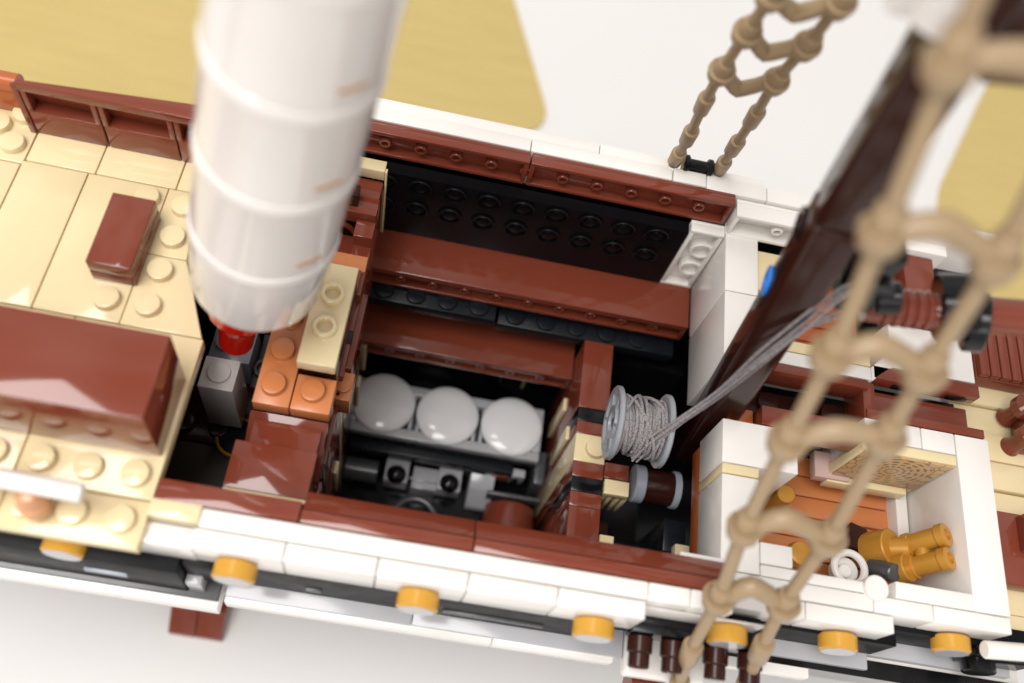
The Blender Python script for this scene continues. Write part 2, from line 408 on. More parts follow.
for (mt, a, b, z) in (('brown', 9.1, 11.0, -1.75), ('brown', 7.5, 9.1, -2.2), ('brown', 6.6, 7.5, -2.6), ('black', 6.2, 6.6, -2.6), ('brown', 5.2, 6.2, -2.6), ('tan', 4.8, 5.2, -3), ('brown', 3.0, 4.8, -3.4), ('black', 2.6, 3.0, -3.4), ('brown', 1.2, 2.6, -3.6)):
    MB().bx(-2.4, -1.86, a, b, -12.2, z, bev=.02, gap=.004).build('slice', mt, BL)
MB().bx(-2.05, -1.58, 4.7, 5.55, -3.9, -3.0).stud(-1.82, 5.1, -3.0, r=.2, h=.1).build('nougat_brick', 'nougat', BL)
MB().bx(-2.2, -1.7, 5.6, 8.0, -4.0, -2.9).build('brown_brick', 'brown', BL)
for y0, z0 in ((8.3, -7.5), (7.2, -8.2), (3.8, -7.0)): MB().bx(-1.86, -1.74, y0, y0 + .4, z0 - 1.2, z0 + .6, gap=0).build('edge_strip', 'tan', BL)
MB().bx(-1.86, -1.8, 10.85, 11.0, -4, -1, gap=0).build('edge_strip', 'tan', BL)

# ------------------------------------------------------------------ aft deck
A = thing('aft_deck', 'tan aft deck plates with rows of round studs and smooth tiles', 'deck', (-8, 4, -.6))
DZ = -.2
brick('deck_plate', 'tan', A, -7.97, -5.0, -.62, .44, DZ - .4, DZ, [(-5.5, -.06), (-6.5, -.06), (-7.5, -.06)])
brick('deck_plate', 'tan', A, -12, -7.98, -.62, .44, DZ - .4, DZ, [(-8.5 - i, -.06) for i in range(4)])
brick('deck_plate', 'tan', A, -7.96, -5.0, .45, 4.44, DZ - .4, DZ, [(-5.5, .96), (-6.5, .96), (-7.5, .96)])
brick('deck_plate', 'tan', A, -12, -7.97, .45, 4.44, DZ - .4, DZ, [(-8.5 - i, .96) for i in range(4)])
m = MB().prism([(-6.97, 4.46), (-5.06, 4.46), (-5.6, 5.65), (-5.98, 6.44), (-6.97, 6.44)], DZ - .4, DZ, axis='z')
for y in (5.02, 6.0): m.stud(-6.47, y, DZ)
m.build('deck_wedge', 'tan', A)
m = MB().prism([(-6.97, 6.46), (-5.98, 6.46), (-6.3, 8.42), (-6.97, 8.42)], DZ - .4, DZ, axis='z')
for y in (6.98, 7.92): m.stud(-6.45, y, DZ)
m.build('deck_wedge', 'tan', A)
brick('deck_tile', 'tan', A, -8.98, -6.98, 4.46, 8.42, DZ - .4, DZ, [(-7.42, 5.0), (-7.38, 7.98)])
brick('deck_tile', 'tan', A, -10.6, -8.99, 4.46, 8.42, DZ - .4, DZ)
brick('deck_tile', 'tan', A, -13, -10.61, 4.46, 8.3, DZ - .4, DZ)
brick('deck_tile', 'tan', A, -10.55, -8.83, 8.43, 10, DZ - .4, DZ)
brick('deck_tile', 'tan', A, -8.82, -6.82, 8.43, 10, DZ - .4, DZ)
brick('deck_tile', 'tan', A, -6.81, -5.0, 8.43, 10, DZ - .4, DZ)
brick('deck_plate', 'tan', A, -13, -10.57, 8.31, 10.05, DZ - .4, DZ, [(-10.98, 9.75), (-10.97, 8.8), (-11.5, 9.3), (-11.9, 8.8)])
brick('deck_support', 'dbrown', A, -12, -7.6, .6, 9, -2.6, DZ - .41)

sk = MB().bx(-12.5, -5.1, 1.45, 3.4, DZ, 2.0, bev=.035)
solo('cabin_block', sk, 'brown', 'large glossy reddish brown block on the tan deck beside two rows of studs', 'block', (-8.5, 2.4, DZ))
bxm = thing('stacked_tiles', 'small brown oblong box of two layers standing on the tan deck', 'box', (-7.5, 6.5, DZ))
brick('lower_tile', 'brown', bxm, -7.93, -6.88, 5.48, 7.5, DZ, .19, bev=.035)
brick('upper_tile', 'brown', bxm, -7.93, -6.88, 5.48, 7.5, .2, .6, bev=.035)

BW = thing('bulwark', 'reddish brown bulwark wall with square openings at the edge of the tan deck', 'bulwark', (-8, 9.6, DZ))
yb = 9.3
for x0 in (-10.55, -8.72, -6.9, -5.08):
    x1 = x0 + 1.8
    m = MB()
    m.bx(x0, x1, yb, yb + .45, DZ, .66, bev=.025)
    m.prism([(yb + .1, 1.375), (yb + .16, 1.375), (yb + .44, .66), (yb + .36, .66)], x0 + .01, x1 - .01, bev=0)
    m.bx(x0 + .01, x0 + .14, yb, yb + .3, .66, 1.38, bev=.015, gap=0)
    m.bx(x1 - .14, x1 - .01, yb, yb + .3, .66, 1.38, bev=.015, gap=0)
    m.build('opening_brick', 'brown', BW)
MB().prism([(-10.6, yb - .01), (-3.3, yb - .01), (-3.3, yb + .7), (-10.6, yb + .12)], 1.385, 1.66, axis='z').build('cap_rail', 'brown', BW)
m = MB().prism([(yb - .02, DZ), (yb - .02, 1.58), (yb + .1, 1.55), (yb + .4, .6), (yb + .4, DZ)], -10.72, -10.56); m.build('end_post', 'brown', BW)
m = MB().cyl((-12.5, 10.0, .75), (-10.95, 10.0, .75), .24).bx(-12.5, -11.0, 9.8, 10.2, -.2, .7)
solo('curved_block', m, 'orange', 'orange brown rounded block at the far left end of the bulwark', 'block', (-11.7, 9.9, DZ))

wb = thing('white_bar', 'white round bar in a nougat clip above the tan studs', 'bar', (-7.5, .1, .2))
MB().cyl((-9.5, .06, 1.25), (-6.05, .06, 1.0), .2).build('bar', 'white', wb)
m = MB().cyl((-7.15, -.12, .0), (-7.15, -.12, .45), .3).lathe((-7.15, -.05, .45), (0, 0, 1), [(0, 0), (0, .3), (.2, .28), (.38, .2), (.45, 0)])
m.bx(-8.1, -7.3, .1, .5, .0, .35)
m.build('clip', 'lnougat', wb)

# ------------------------------------------------------------------ funnel
fa = V((-3.71, 5.26, 2.46)); fu = V((.155, .067, 1)).normalized()
F = thing('ship_funnel', 'tall glossy white round funnel of stacked ringed drums, leaning, with red plug', 'funnel', fa + fu * -2)
def drum(s0, s1, par):
    return MB().lathe(fa + fu * s0, fu, [(0, 0), (0, 1.46), (.02, 1.478), (s1 - s0 - .42, 1.485), (s1 - s0 - .36, 1.50), (s1 - s0 - .3, 1.513), (s1 - s0 - .16, 1.518), (s1 - s0 - .09, 1.512), (s1 - s0 - .04, 1.505), (s1 - s0, 1.46), (s1 - s0, 0)], 72).build('drum', 'funnel', par, sharp=40)
m = MB().lathe(fa + fu * -.72, fu, [(0, 0), (0, 1.2), (.02, 1.3), (.08, 1.38), (.2, 1.42), (1.9, 1.485), (2.0, 1.50), (2.07, 1.513), (2.2, 1.518), (2.28, 1.512), (2.33, 1.505), (2.37, 1.46), (2.37, 0)], 72)
plab(m.build('base_drum', 'funnel', F, sharp=40), 'lowest white drum, narrowing to its foot')
fx = fu.orthogonal().normalized()
for k in range(5):
    s0 = 1.66 + 2.4 * k
    d = drum(s0, s0 + 2.39, F)
    a = fu.cross(V((0, 1, 0))).normalized(); b = fu.cross(a)
    if k < 3:
        mm = MB()
        for j in range(7):
            th = -.62 + j * .05
            n = (V((.72, -.69, 0)) ); n = (n - fu * n.dot(fu)).normalized()
            tq = fu.cross(n)
            n2 = n * math.cos(th + .45) + tq * math.sin(th + .45)
            c = fa + fu * (s0 + .42) + n2 * 1.468
            rot = Matrix((n2, fu.cross(n2), fu)).transposed().to_4x4()
            mm.bx(c.x - .04, c.x + .04, c.y - .045, c.y + .045, c.z - .035, c.z + .035, bev=0, gap=0, rot=rot)
        mm.build('seam_slot', 'slot', d)
pz = fa + fu * -.74 + V((-.22, 0, 0))
MB().lathe(pz, -fu, [(0, 0), (0, .78), (1.3, .76), (1.42, .66), (1.7, .58), (2.1, .46), (2.95, .42), (3.0, .36), (3.0, 0)], 36).build('plug', 'red', F)

# ------------------------------------------------------------------ nougat platform and the bricks of the aft bay
NP = thing('brick_platform', 'nougat studded plates beside the funnel with a tan two-stud plate on top', 'brick stack', (-2.8, 4.8, -3))
brick('nougat_plate', 'nougat', NP, -3.8, -2.88, 3.62, 8.2, -2.0, -1.5, [(-3.37, 4.15), (-3.37, 5.12), (-3.37, 6.1)])
brick('nougat_plate', 'nougat', NP, -2.87, -1.87, 3.62, 4.6, -2.0, -1.5, [(-2.4, 4.15)])
brick('tan_plate', 'tan', NP, -2.84, -1.88, 4.4, 7.3, -.8, -.4, [(-2.36, 6.35), (-2.36, 5.4)], hollow=True)
brick('riser', 'dbrown', NP, -2.8, -1.9, 4.65, 7.2, -1.9, -.8)
brick('base', 'brown', NP, -3.78, -1.95, 3.7, 8.2, -8, -2.0)
SL = thing('smooth_tiles', 'two glossy brown tiles stepping down below the nougat studs', 'tiles', (-2.9, 2.4, -4))
MB().prism([(3.62, -2.02), (2.3, -2.75), (2.3, -3.5), (3.62, -3.5)], -3.86, -1.9).build('sloped_tile', 'brown', SL)
brick('flat_tile', 'brown', SL, -3.92, -1.93, 1.42, 2.62, -1.9, -1.5, bev=.02)
brick('flat_tile_edge', 'tan', SL, -3.92, -1.93, 1.3, 1.45, -1.98, -1.56, bev=.02)
brick('support', 'brown', SL, -3.7, -2.0, 1.4, 3.4, -8, -1.95)
ST = thing('stepped_stair', 'brown stepped stair with an arched opening, topped by a tan plate', 'stair', (-2.6, 9.6, -2.5))
brick('top_plate', 'tan', ST, -4.8, -1.86, 10.85, 11.25, -1.4, -1.0, bev=.02)
brick('tread', 'brown', ST, -4.8, -1.88, 10.2, 10.86, -1.9, -1.45)
brick('tread', 'brown', ST, -4.8, -1.85, 9.62, 10.21, -1.9, -1.4)
m = MB().bx(-4.8, -1.85, 9.75, 10.2, -2.1, -1.9)
m.bx(-2.12, -1.88, 9.62, 10.2, -2.8, -1.9)
m.build('arch_side', 'brown', ST)
m = MB()
c0 = V((-3.05, 9.72, -2.75)); pts = [c0 + V((.62 * math.cos(t), 0, .62 * math.sin(t))) for t in [PI * i / 20 for i in range(21)]]
m.tube(pts, .09, 8); m.build('arch_ring', 'brown', ST)
brick('arch_back', 'black', ST, -4.8, -1.9, 10.1, 10.3, -3.4, -2.1)
brick('tread', 'brown', ST, -4.8, -1.87, 8.7, 9.72, -3.2, -2.75)
brick('nougat_strip', 'nougat', ST, -4.8, -1.87, 8.2, 8.72, -3.3, -2.1)
# grey bricks under the funnel
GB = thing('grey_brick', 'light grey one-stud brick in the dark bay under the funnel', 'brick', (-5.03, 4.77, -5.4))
MB().bx(-5.5, -4.56, 4.3, 5.22, -5.4, -2.8).stud(-5.03, 4.77, -2.8, h=.1).build('body', 'lgrey_lit', GB)
GC = thing('grey_brick', 'grey brick half hidden behind the red plug of the funnel', 'brick', (-5.2, 7.5, -9))
MB().bx(-5.9, -4.7, 5.95, 7.1, -9, -4.6).stud(-5.5, 6.5, -4.6).build('body', 'bgrey', GC)
MB().bx(-4.68, -4.0, 5.6, 7.4, -9, -5.4).stud(-4.4, 6.2, -5.4, hollow=True).build('side_block', 'dgrey', GC)
BF = thing('bay_floor', 'dark brown and olive bricks at the bottom of the bay left of the tiles', 'bricks', (-5.5, 3, -9))
brick('studded_plate', 'dbrown', BF, -8, -3.8, 3.9, 6.6, -6.6, -6.0, [(-6.3, 4.4), (-5.3, 4.4), (-7.3, 4.4)])
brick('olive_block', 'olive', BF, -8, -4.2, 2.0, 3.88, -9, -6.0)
m = MB().ring((-4.7, 4.2, -6.0), (-4.7, 4.2, -5.85), .62, .54); m.build('ring', 'pgold', BF)
m = MB().cyl((-4.7, 4.2, -6.05), (-4.7, 4.2, -5.95), .54); m.build('ring_cap', 'slate', BF)
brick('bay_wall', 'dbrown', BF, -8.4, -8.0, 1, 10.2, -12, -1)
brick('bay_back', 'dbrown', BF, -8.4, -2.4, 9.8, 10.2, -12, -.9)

# ------------------------------------------------------------------ boiler engine
E = thing('boiler_engine', 'grey engine with three pale domes in a frame at the bottom of the hold', 'engine', (1.3, 6.5, -12))
m = MB(); FZ = -9.45
m.bx(-2.0, 4.66, 6.42, 6.78, FZ - .4, FZ); m.bx(-2.0, 4.66, 8.06, 8.4, FZ - .4, FZ)
m.bx(-2.0, -1.72, 6.78, 8.06, FZ - .4, FZ, gap=0); m.bx(4.4, 4.66, 6.78, 8.06, FZ - .4, FZ, gap=0)
for x in (.1, .36, 2.3, 2.56): m.bx(x - .06, x + .06, 6.78, 8.06, FZ - .4, FZ - .05, gap=0)
m.build('frame', 'lgrey', E)
brick('frame_bed', 'dgrey', E, -1.9, 4.6, 6.5, 8.3, FZ - .9, FZ - .41)
for x, y in ((-.92, 7.56), (1.31, 7.5), (3.57, 7.52)):
    R_, hh = 1.08, .24
    prof = [(0, 0), (0, R_)] + [(.05 + hh * math.sin(a), R_ * math.cos(a)) for a in [PI / 2 * i / 14 for i in range(14)]] + [(.05 + hh, 0)]
    MB().lathe((x, y, FZ + .02), (0, 0, 1), prof, 64).build('dome', 'dome', E, sharp=50)
# front panel with window recesses
m = MB().bx(1.95, 4.35, 6.0, 6.3, -10.9, -10.1)
m.build('window_frame', 'lgrey', E)
m = MB(); m.bx(2.2, 3.0, 5.96, 6.02, -10.75, -10.25, bev=.01); m.bx(3.9, 4.15, 5.96, 6.02, -10.75, -10.3, bev=.01); m.build('window_pane', 'black', E)
m = MB().bx(3.2, 3.8, 5.95, 6.02, -10.75, -10.25, bev=.01); m.build('pipe_panel', 'brown', E)
for x in (-.05, 1.8):
    b = MB().bx(x - .42, x + .42, 5.25, 6.1, -11.4, -10.6).build('bearing_block', 'lgrey', E)
    MB().lathe((x, 5.5, -10.6), (0, 0, 1), [(0, .33), (.12, .33), (.26, .24), (.33, .1), (.35, 0)], 24).build('bearing_cap', 'black', b)
m = MB().bx(.5, 1.4, 5.2, 6.0, -11.5, -10.75).bx(.4, 1.5, 5.45, 5.55, -10.75, -10.65); m.build('link_block', 'lgrey', E)
m = MB().bx(.45, 1.35, 4.7, 5.15, -11.6, -11.2); m.build('gauge_plate', 'dgrey', E)
m = MB().cyl((-1.85, 5.6, -11), (-.7, 5.6, -11), .42); m.build('cylinder', 'dgrey', E)
m = MB().prism([(6.2, -10.3), (5.5, -10.6), (5.0, -11.2), (4.9, -12), (6.2, -12)], 2.5, 3.35); m.build('sloped_cover', 'lgrey', E)
m = MB(); c0 = V((.8, 4.05, -10.6)); m.tube([c0 + V((.72 * math.cos(t), .72 * math.sin(t), 0)) for t in [2 * PI * i / 40 for i in range(41)]], .12, 10); m.build('hand_wheel', 'dgrey', E)
m = MB().bx(-1.8, 3.9, 6.0, 6.4, -10.5, -9.95); m.build('pipe_bank', 'slate', E)
brick('grey_block', 'dgrey', E, 4.62, 5.0, 5.8, 7.0, -11.5, -9.9)
brick('engine_bed', 'black', E, -1.85, 5, 1.4, 8.2, -12.2, -11.4)
WB = thing('wood_barrel', 'glossy reddish brown barrel standing right of the engine', 'barrel', (4.1, 4.4, -12))
MB().lathe((4.05, 1.6, -11.0), (0, 1, 0), [(0, 0), (0, .8), (.8, .92), (1.8, 1.0), (2.8, .95), (3.5, .86), (3.55, .8), (3.55, 0)], 40).build('body', 'brown', WB)
brick('rim', 'dgrey', WB, 3.1, 5.0, 5.2, 5.35, -10.6, -10.0)

# ------------------------------------------------------------------ string reel
RC = V((0, 4.92, -1.75))
SR = thing('string_reel', 'grey drum reel wound with braided grey string, in the open hold', 'reel', (6, 4.9, -3))
def flange(x, sg):
    m = MB().lathe((x, RC.y, RC.z), (sg, 0, 0), [(0, 0), (0, .95), (.03, .99), (.12, .99), (.15, .95), (.15, .8), (.08, .76), (.06, .5), (.15, .46), (.15, .3), (.05, .26), (.05, 0)], 48)
    for k in range(6):
        a = k * PI / 3; r = Matrix.Rotation(a, 4, 'X')
        c = V((x + sg * .1, RC.y, RC.z)) + r @ V((0, .62, 0))
        m.bx(c.x - .05, c.x + .05, c.y - .16, c.y + .16, c.z - .035, c.z + .035, bev=.01, gap=0, rot=r)
    return m.build('flange', 'bgrey2', SR)
MT['bgrey2'] = plastic('reel_grey_plastic', (.27, .285, .31), .25)
flange(5.42, -1); flange(6.6, 1)
MB().cyl((5.42, RC.y, RC.z), (6.6, RC.y, RC.z), .5).build('core', 'dgrey', SR)
MB().cyl((5.3, RC.y, RC.z), (6.72, RC.y, RC.z), .14).build('axle', 'black', SR)
m = MB()
for lay, (r, turns, ph, sk) in enumerate(((.64, 11, 0, .12), (.71, 8, 1, .5), (.77, 5, 2.4, 1.6), (.8, 3, .6, 2.6))):
    pts = []
    for i in range(int(turns * 26) + 1):
        t = i / 26; a = 2 * PI * t + ph
        x = 5.5 + (6.52 - 5.5) * (t / turns) + (.06 + .09 * lay) * math.sin(a * .5 + lay * 2) * sk + .02 * math.sin(a * 3.1)
        x = min(6.54, max(5.48, x))
        rr = r + .02 * math.sin(a * 1.7 + lay)
        pts.append((x, RC.y + rr * math.cos(a), RC.z + rr * math.sin(a)))
    m.tube(pts, .046, 7)
m.build('wound_string', 'string', SR)
LN = [V(p) for p in ((5.95, 4.1, -1.93), (6.22, 4.35, -1.3), (6.85, 4.78, -.04), (7.22, 5.0, 1.03), (7.53, 5.15, 2.67), (7.9, 5.35, 3.9), (8.25, 5.6, 4.85), (8.6, 5.8, 5.3))]
def catmull(P, n=10):
    out = []
    for i in range(len(P) - 1):
        a, b, c, d = P[max(i - 1, 0)], P[i], P[i + 1], P[min(i + 2, len(P) - 1)]
        for k in range(n):
            t = k / n
            out.append(.5 * ((2 * b) + (c - a) * t + (2 * a - 5 * b + 4 * c - d) * t * t + (3 * b - a - 3 * c + d) * t ** 3))
    out.append(P[-1]); return out
TL = thing('string_lines', 'bundle of grey braided strings running from the reel to the spar joint', 'string', LN[0])
for k, (dx, dy, dz) in enumerate(((0, 0, 0), (.09, -.025, -.1), (-.065, .04, .1), (.025, -.08, .035), (.13, .015, -.17))):
    P = []
    for i, p in enumerate(LN):
        w = math.sin(i * 1.9 + k * 1.3); f = 1 + .6 * math.sin(i * 1.1 + k)
        P.append(p + V((dx * f + .025 * w, dy * f, dz * f + .03 * w)))
    if k in (1, 4):
        P[-2] += V((.25, 0, -.35)); P[-1] += V((.55, .1, -.35))
    MB().tube(catmull(P), .034, 7).build('strand', 'string', TL)

BS = thing('mast_step', 'dark brown round mast foot between blue grey plates under the reel', 'mast foot', (7.3, 4.2, -7))
MB().cyl((7.05, 4.6, -5.05), (8.1, 4.6, -5.05), .5, n=36).build('round_foot', 'dbrown', BS)
for x0, x1 in ((6.82, 7.15), (8.0, 8.2)): MB().cyl((x0, 4.6, -5.05), (x1, 4.6, -5.05), .56, n=36).build('cheek_ring', 'bgrey', BS)
m = MB().bx(5.96, 6.72, 4.08, 4.55, -5.2, -4.9)
for x in (6.0, 6.2, 6.44, 6.64): m.bx(x, x + .1, 4.1, 4.5, -6.4, -5.2, bev=.01, gap=0)
m.build('grille', 'tan', BS)
brick('ledge', 'brown', BS, 5.95, 6.71, 4.6, 5.1, -5.6, -5.0)
m = MB().bx(6.4, 8.0, 2.3, 3.3, -9, -6.4); m.build('black_box', 'black', BS)
m = MB().bx(8.0, 8.7, 2.9, 3.9, -9, -5.6); m.build('slate_box', 'slate', BS)
for x, y in ((6.0, 2.55), (8.25, 2.65)): brick('corner_tile', 'tan', BS, x, x + .45, y, y + .42, -5.6, -5.2)
brick('brown_block', 'dbrown', BS, 5.95, 6.45, 2.4, 3.6, -9, -6)

# ------------------------------------------------------------------ deckhouse
D = thing('deckhouse', 'white walled deckhouse with brown roof parts and a nougat plank floor', 'deckhouse', (11.8, 5, -4.5))
WZ = -1.0
brick('wall', 'white', D, 8.05, 10.1, 4.06, 5.28, -2.75, WZ)
plab(brick('wall_stripe', 'tan', D, 8.05, 9.05, 3.77, 4.05, -2.75, WZ), 'thin tan slice set in the white wall')
brick('wall', 'white', D, 8.05, 9.05, 1.31, 3.76, -2.75, WZ)
brick('wall_base', 'orange', D, 8.1, 9.0, 1.9, 5.2, -3.5, -2.76)
brick('threshold', 'white', D, 6.95, 8.04, 1.24, 1.5, -1.6, -.75)
brick('corner_brick', 'white', D, 9.06, 9.9, 1.6, 2.15, -2.75, WZ)
# near wall
brick('wall_plate', 'white', D, 9.06, 12.35, 1.3, 1.59, -2.6, WZ)
MB().cyl((11.98, 1.45, -2.2), (11.98, 1.45, -.85), .31, n=32).build('round_brick', 'white', D)
brick('wall_plate', 'white', D, 12.52, 14.58, 1.3, 1.73, -2.6, WZ + .03)
for a, b in ((8.06, 11.95), (11.96, 13.5), (13.51, 15.55)): brick('wall_plate', 'white', D, a, b, .88, 1.3, -2.2, WZ - .02)
for a, b in ((8.06, 10.2), (10.21, 12.46)): brick('wall_plate', 'white', D, a, b, .44, .87, -2.2, WZ - .04)
# side and back wall
brick('wall', 'white', D, 14.58, 15.56, 1.31, 6.06, -4.4, WZ)
brick('wall', 'white', D, 12.0, 13.6, 5.43, 6.06, -4.4, WZ)
brick('wall', 'white', D, 13.61, 14.57, 5.43, 6.06, -4.4, WZ)
brick('wall', 'white', D, 14.2, 14.57, 3.6, 5.4, -4.6, -3.5)
brick('wall_peg', 'white', D, 14.4, 14.6, 3.2, 3.5, -3.2, -2.6)
# floor planks
for i in range(7):
    y0 = 1.62 + i * .62
    MB().bx(9.05, 14.58, y0, y0 + .61, -4.5, -4.0 - .02 * (i % 2), bev=.05).build('floor_plank', 'nougat', D)
# chart board
cb = thing('chart_board', 'tan board printed with a round chart, fixed inside the deckhouse wall', 'board', (CX, 5.1, CZ))
brick('board', 'tan', cb, 11.9, 14.56, 5.12, 5.42, -3.35, WZ, bev=.02)
m = MB().bx(12.0, 14.5, 5.07, 5.13, -2.98, -1.06, bev=.01); m.build('chart', 'chart', cb)
brick('lip', 'tan', cb, 11.9, 14.3, 4.9, 5.12, -3.5, -3.05, bev=.02)
rt = MB().bx(11.5, 12.55, 4.95, 5.75, -3.3, -2.95); solo('glossy_tile', rt, 'pale', 'small glossy brown tile with its pale reflection painted in on the deckhouse floor beside the chart board', 'tile', (12, 5.3, -3.3))
# roof parts
brick('roof_plate', 'brown', D, 9.12, 12.05, 5.3, 5.86, -1.8, WZ, bev=.02)
brick('roof_plate', 'brown', D, 8.7, 12.2, 6.92, 7.2, -1.8, WZ, bev=.02)
m = MB().bx(8.75, 12.1, 5.87, 6.9, -2.7, -2.2)
for x in (9.75, 10.75, 11.6): m.stud(x, 6.5, -2.2)
m.build('roof_recess', 'dbrown', D)
brick('roof_post', 'orange', D, 8.35, 9.1, 5.3, 5.9, -2.4, -1.5)
brick('roof_post', 'brown', D, 12.06, 12.42, 5.9, 7.2, -2.2, -1.1)
brick('roof_slab', 'brown', D, 12.35, 15.5, 7.3, 7.72, -1.45, WZ, bev=.02)
brick('roof_lower', 'brown', D, 12.43, 15.3, 6.34, 7.1, -1.9, -1.4, bev=.02)
brick('roof_lower', 'black', D, 12.5, 15.2, 7.0, 7.4, -2.2, -1.75)
brick('roof_edge', 'brown', D, 12.1, 15.5, 6.08, 6.36, -1.9, WZ - .02, bev=.02)
MB().bx(13.0, 13.6, 7.24, 7.3, -1.35, -1.15, bev=.01).bx(14.6, 15.2, 7.24, 7.3, -1.35, -1.15, bev=.01).build('roof_slot', 'black', D)
# far part of the house
brick('wall', 'white', D, 8.6, 12.3, 7.21, 7.62, -2.5, WZ)
plab(brick('wall_stripe', 'tan', D, 9.3, 12.3, 7.63, 7.98, -2.5, WZ), 'tan slice behind the white wall')
brick('wall', 'white', D, 12.9, 15.42, 7.74, 9.2, -2.5, WZ - .01)
m = MB().prism([(12.3, 7.2), (12.95, 7.74), (12.95, 8.3), (12.3, 7.62)], -2.5, WZ, axis='z'); m.build('wall_corner', 'white', D)
for i in range(6):
    y0 = 8.0 + i * .55
    MB().bx(9.3, 12.9, y0, y0 + .54, -3.2, -2.7, bev=.05).build('floor_plank', 'orange', D)
brick('wall', 'white', D, 8.05, 9.05, 6.9, 9.2, -4.0, WZ)
brick('wall', 'white', D, 8.05, 9.05, 9.21, 11.3, -4.0, WZ)
MB().under(7.02, 8.04, 11.0, -4.0, -1.0, tubes=[(7.68, -2.0), (7.68, -3.0)], pr=.37, ph=.27).build('bracket_plate', 'white', D)
m = MB().bx(9.1, 10.3, 9.6, 10.95, -3, -1.25); m.build('tan_pillar', 'tan', D)
brick('back_panel', 'brown', D, 13.3, 14.25, 9.25, 11.4, -1.6, -.6)
brick('back_wall', 'white', D, 13.0, 14.6, 11.42, 11.9, -1.6, -.4)

# things in the deckhouse
G = thing('brass_winch', 'gold deck winch with twin barrels in the corner of the deckhouse', 'winch', (13.6, 2.6, -3.8))
MB().cyl((12.95, 3.05, -2.95), (13.3, 3.05, -2.3), .5, n=32).build('base_drum', 'pgold', G)
MB().cyl((13.2, 3.05, -2.6), (13.75, 3.05, -2.2), .32, n=28).build('neck', 'pgold', G)
for (a, b) in (((13.7, 3.15, -2.35), (14.3, 3.32, -1.45)), ((13.75, 2.55, -2.3), (14.32, 2.7, -1.45))):
    a, b = V(a), V(b); u = (b - a).normalized()
    MB().cyl(a, b, .27, n=28).ring(b - u * .2, b + u * .06, .31, .15).ring(a - u * .02, a + u * .2, .32, .2).build('barrel', 'pgold', G)
MB().cyl((13.35, 2.45, -2.5), (13.6, 2.5, -2.05), .38).build('drum', 'pgold', G)
MB().cyl((13.95, 3.2, -2.0), (13.98, 2.6, -2.0), .2).build('bridge', 'pgold', G)
m = MB().lathe((12.55, 3.3, -4), (0, 0, 1), [(0, 0), (0, .45), (1.2, .45), (1.3, .38), (1.3, 0)], 6); solo('hex_post', m, 'dbrown', 'dark six-sided post left of the gold winch', 'post', (12.55, 3.3, -4))
m = MB().cyl((12.9, 2.55, -2.7), (13.15, 2.25, -2.0), .24, n=28); solo('grey_roller', m, 'dgrey', 'dark grey round roller lying under the gold winch', 'roller', (12.5, 2.3, -2.7))
m = MB(); c0 = V((12.1, 2.3, -2.4)); m.tube([c0 + V((.42 * math.cos(t), .42 * math.sin(t), 0)) for t in [2 * PI * i / 40 for i in range(41)]], .1, 10); m.cyl((11.95, 2.2, -2.7), (11.95, 2.2, -2.3), .18).cyl((12.1, 2.3, -2.9), (12.1, 2.3, -2.6), .36)
solo('life_ring', m, 'white', 'white ring lying near the deckhouse wall left of the winch', 'ring', c0)
lp = thing('signal_lamp', 'gold and red round lamp against the white wall inside the deckhouse', 'lamp', (10.6, 2.2, -3))
MB().lathe((10.6, 2.35, -2.4), (0, 0, 1), [(0, 0), (0, .3), (.2, .36), (.4, .3), (.5, 0)], 24).build('cap', 'pgold', lp)
MB().lathe((10.95, 2.25, -2.4), (0, 0, 1), [(0, 0), (0, .18), (.25, .2), (.35, .1), (.38, 0)], 20).build('lens', 'red', lp)
m = MB().cyl((9.75, 4.35, -3.9), (9.75, 4.35, -2.3), .3).cyl((10.5, 4.15, -3.9), (10.5, 4.15, -2.6), .26); solo('brass_post', m, 'pgold', 'pair of gold posts behind the tan striped wall', 'post', (9.5, 3.8, -3.9))

# ------------------------------------------------------------------ fore deck
FD = thing('fore_deck', 'tan planked fore deck at the right edge', 'deck', (18, 5, -3))
for i in range(10):
    y0 = .9 + i * .86
    brick('plank', 'tan', FD, 15.4, 22, y0, y0 + .84, -2.7, -2.2 - .12 * (i % 3 == 1), bev=.03)
HB = thing('deck_hatch', 'brown grooved hatch box on the tan fore deck', 'hatch', (17.4, 9.4, -2.2))
m = MB().bx(15.95, 20, 8.35, 10.4, -2.2, -1.7, bev=.03)
for i in range(12): m.bx(16.0 + i * .33, 16.28 + i * .33, 8.4, 10.35, -1.72, -1.5, bev=.02, gap=0)
m.build('grating', 'brown', HB)
m = MB().bx(15.7, 20, 2.4, 4.4, -2.25, -1.75).bx(16.6, 18, 3.3, 4.3, -1.75, -1.0); solo('deck_chest', m, 'brown', 'brown low chest at the right edge of the fore deck', 'chest', (17, 3.4, -2.2))
m = MB()
for y in (6.6, 7.5): m.lathe((17.1, y, -2.2), (0, 0, 1), [(0, 0), (0, .3), (.2, .22), (.6, .22), (.7, .36), (1.0, .36), (1.1, .25), (1.1, 0)], 24)
m.bx(17.2, 18.5, 6.4, 7.7, -2.2, -1.7)
solo('mooring_post', m, 'brown', 'twin brown mooring post on the tan planks', 'post', (17.1, 7, -2.2))
m = MB().cyl((15.0, .52, -1.4), (18, .75, -1.3), .22); solo('white_bar', m, 'white', 'white round bar poking out at the lower right corner', 'bar', (15, .5, -1.4))
m = MB().cyl((15.6, .55, -2.6), (15.6, .2, -2.6), .42).bx(15.2, 17, .5, 1.2, -3.1, -2.0); solo('side_clamp', m, 'black', 'black clamp under the white bar at the lower right corner', 'clamp', (15.6, .5, -2.6))

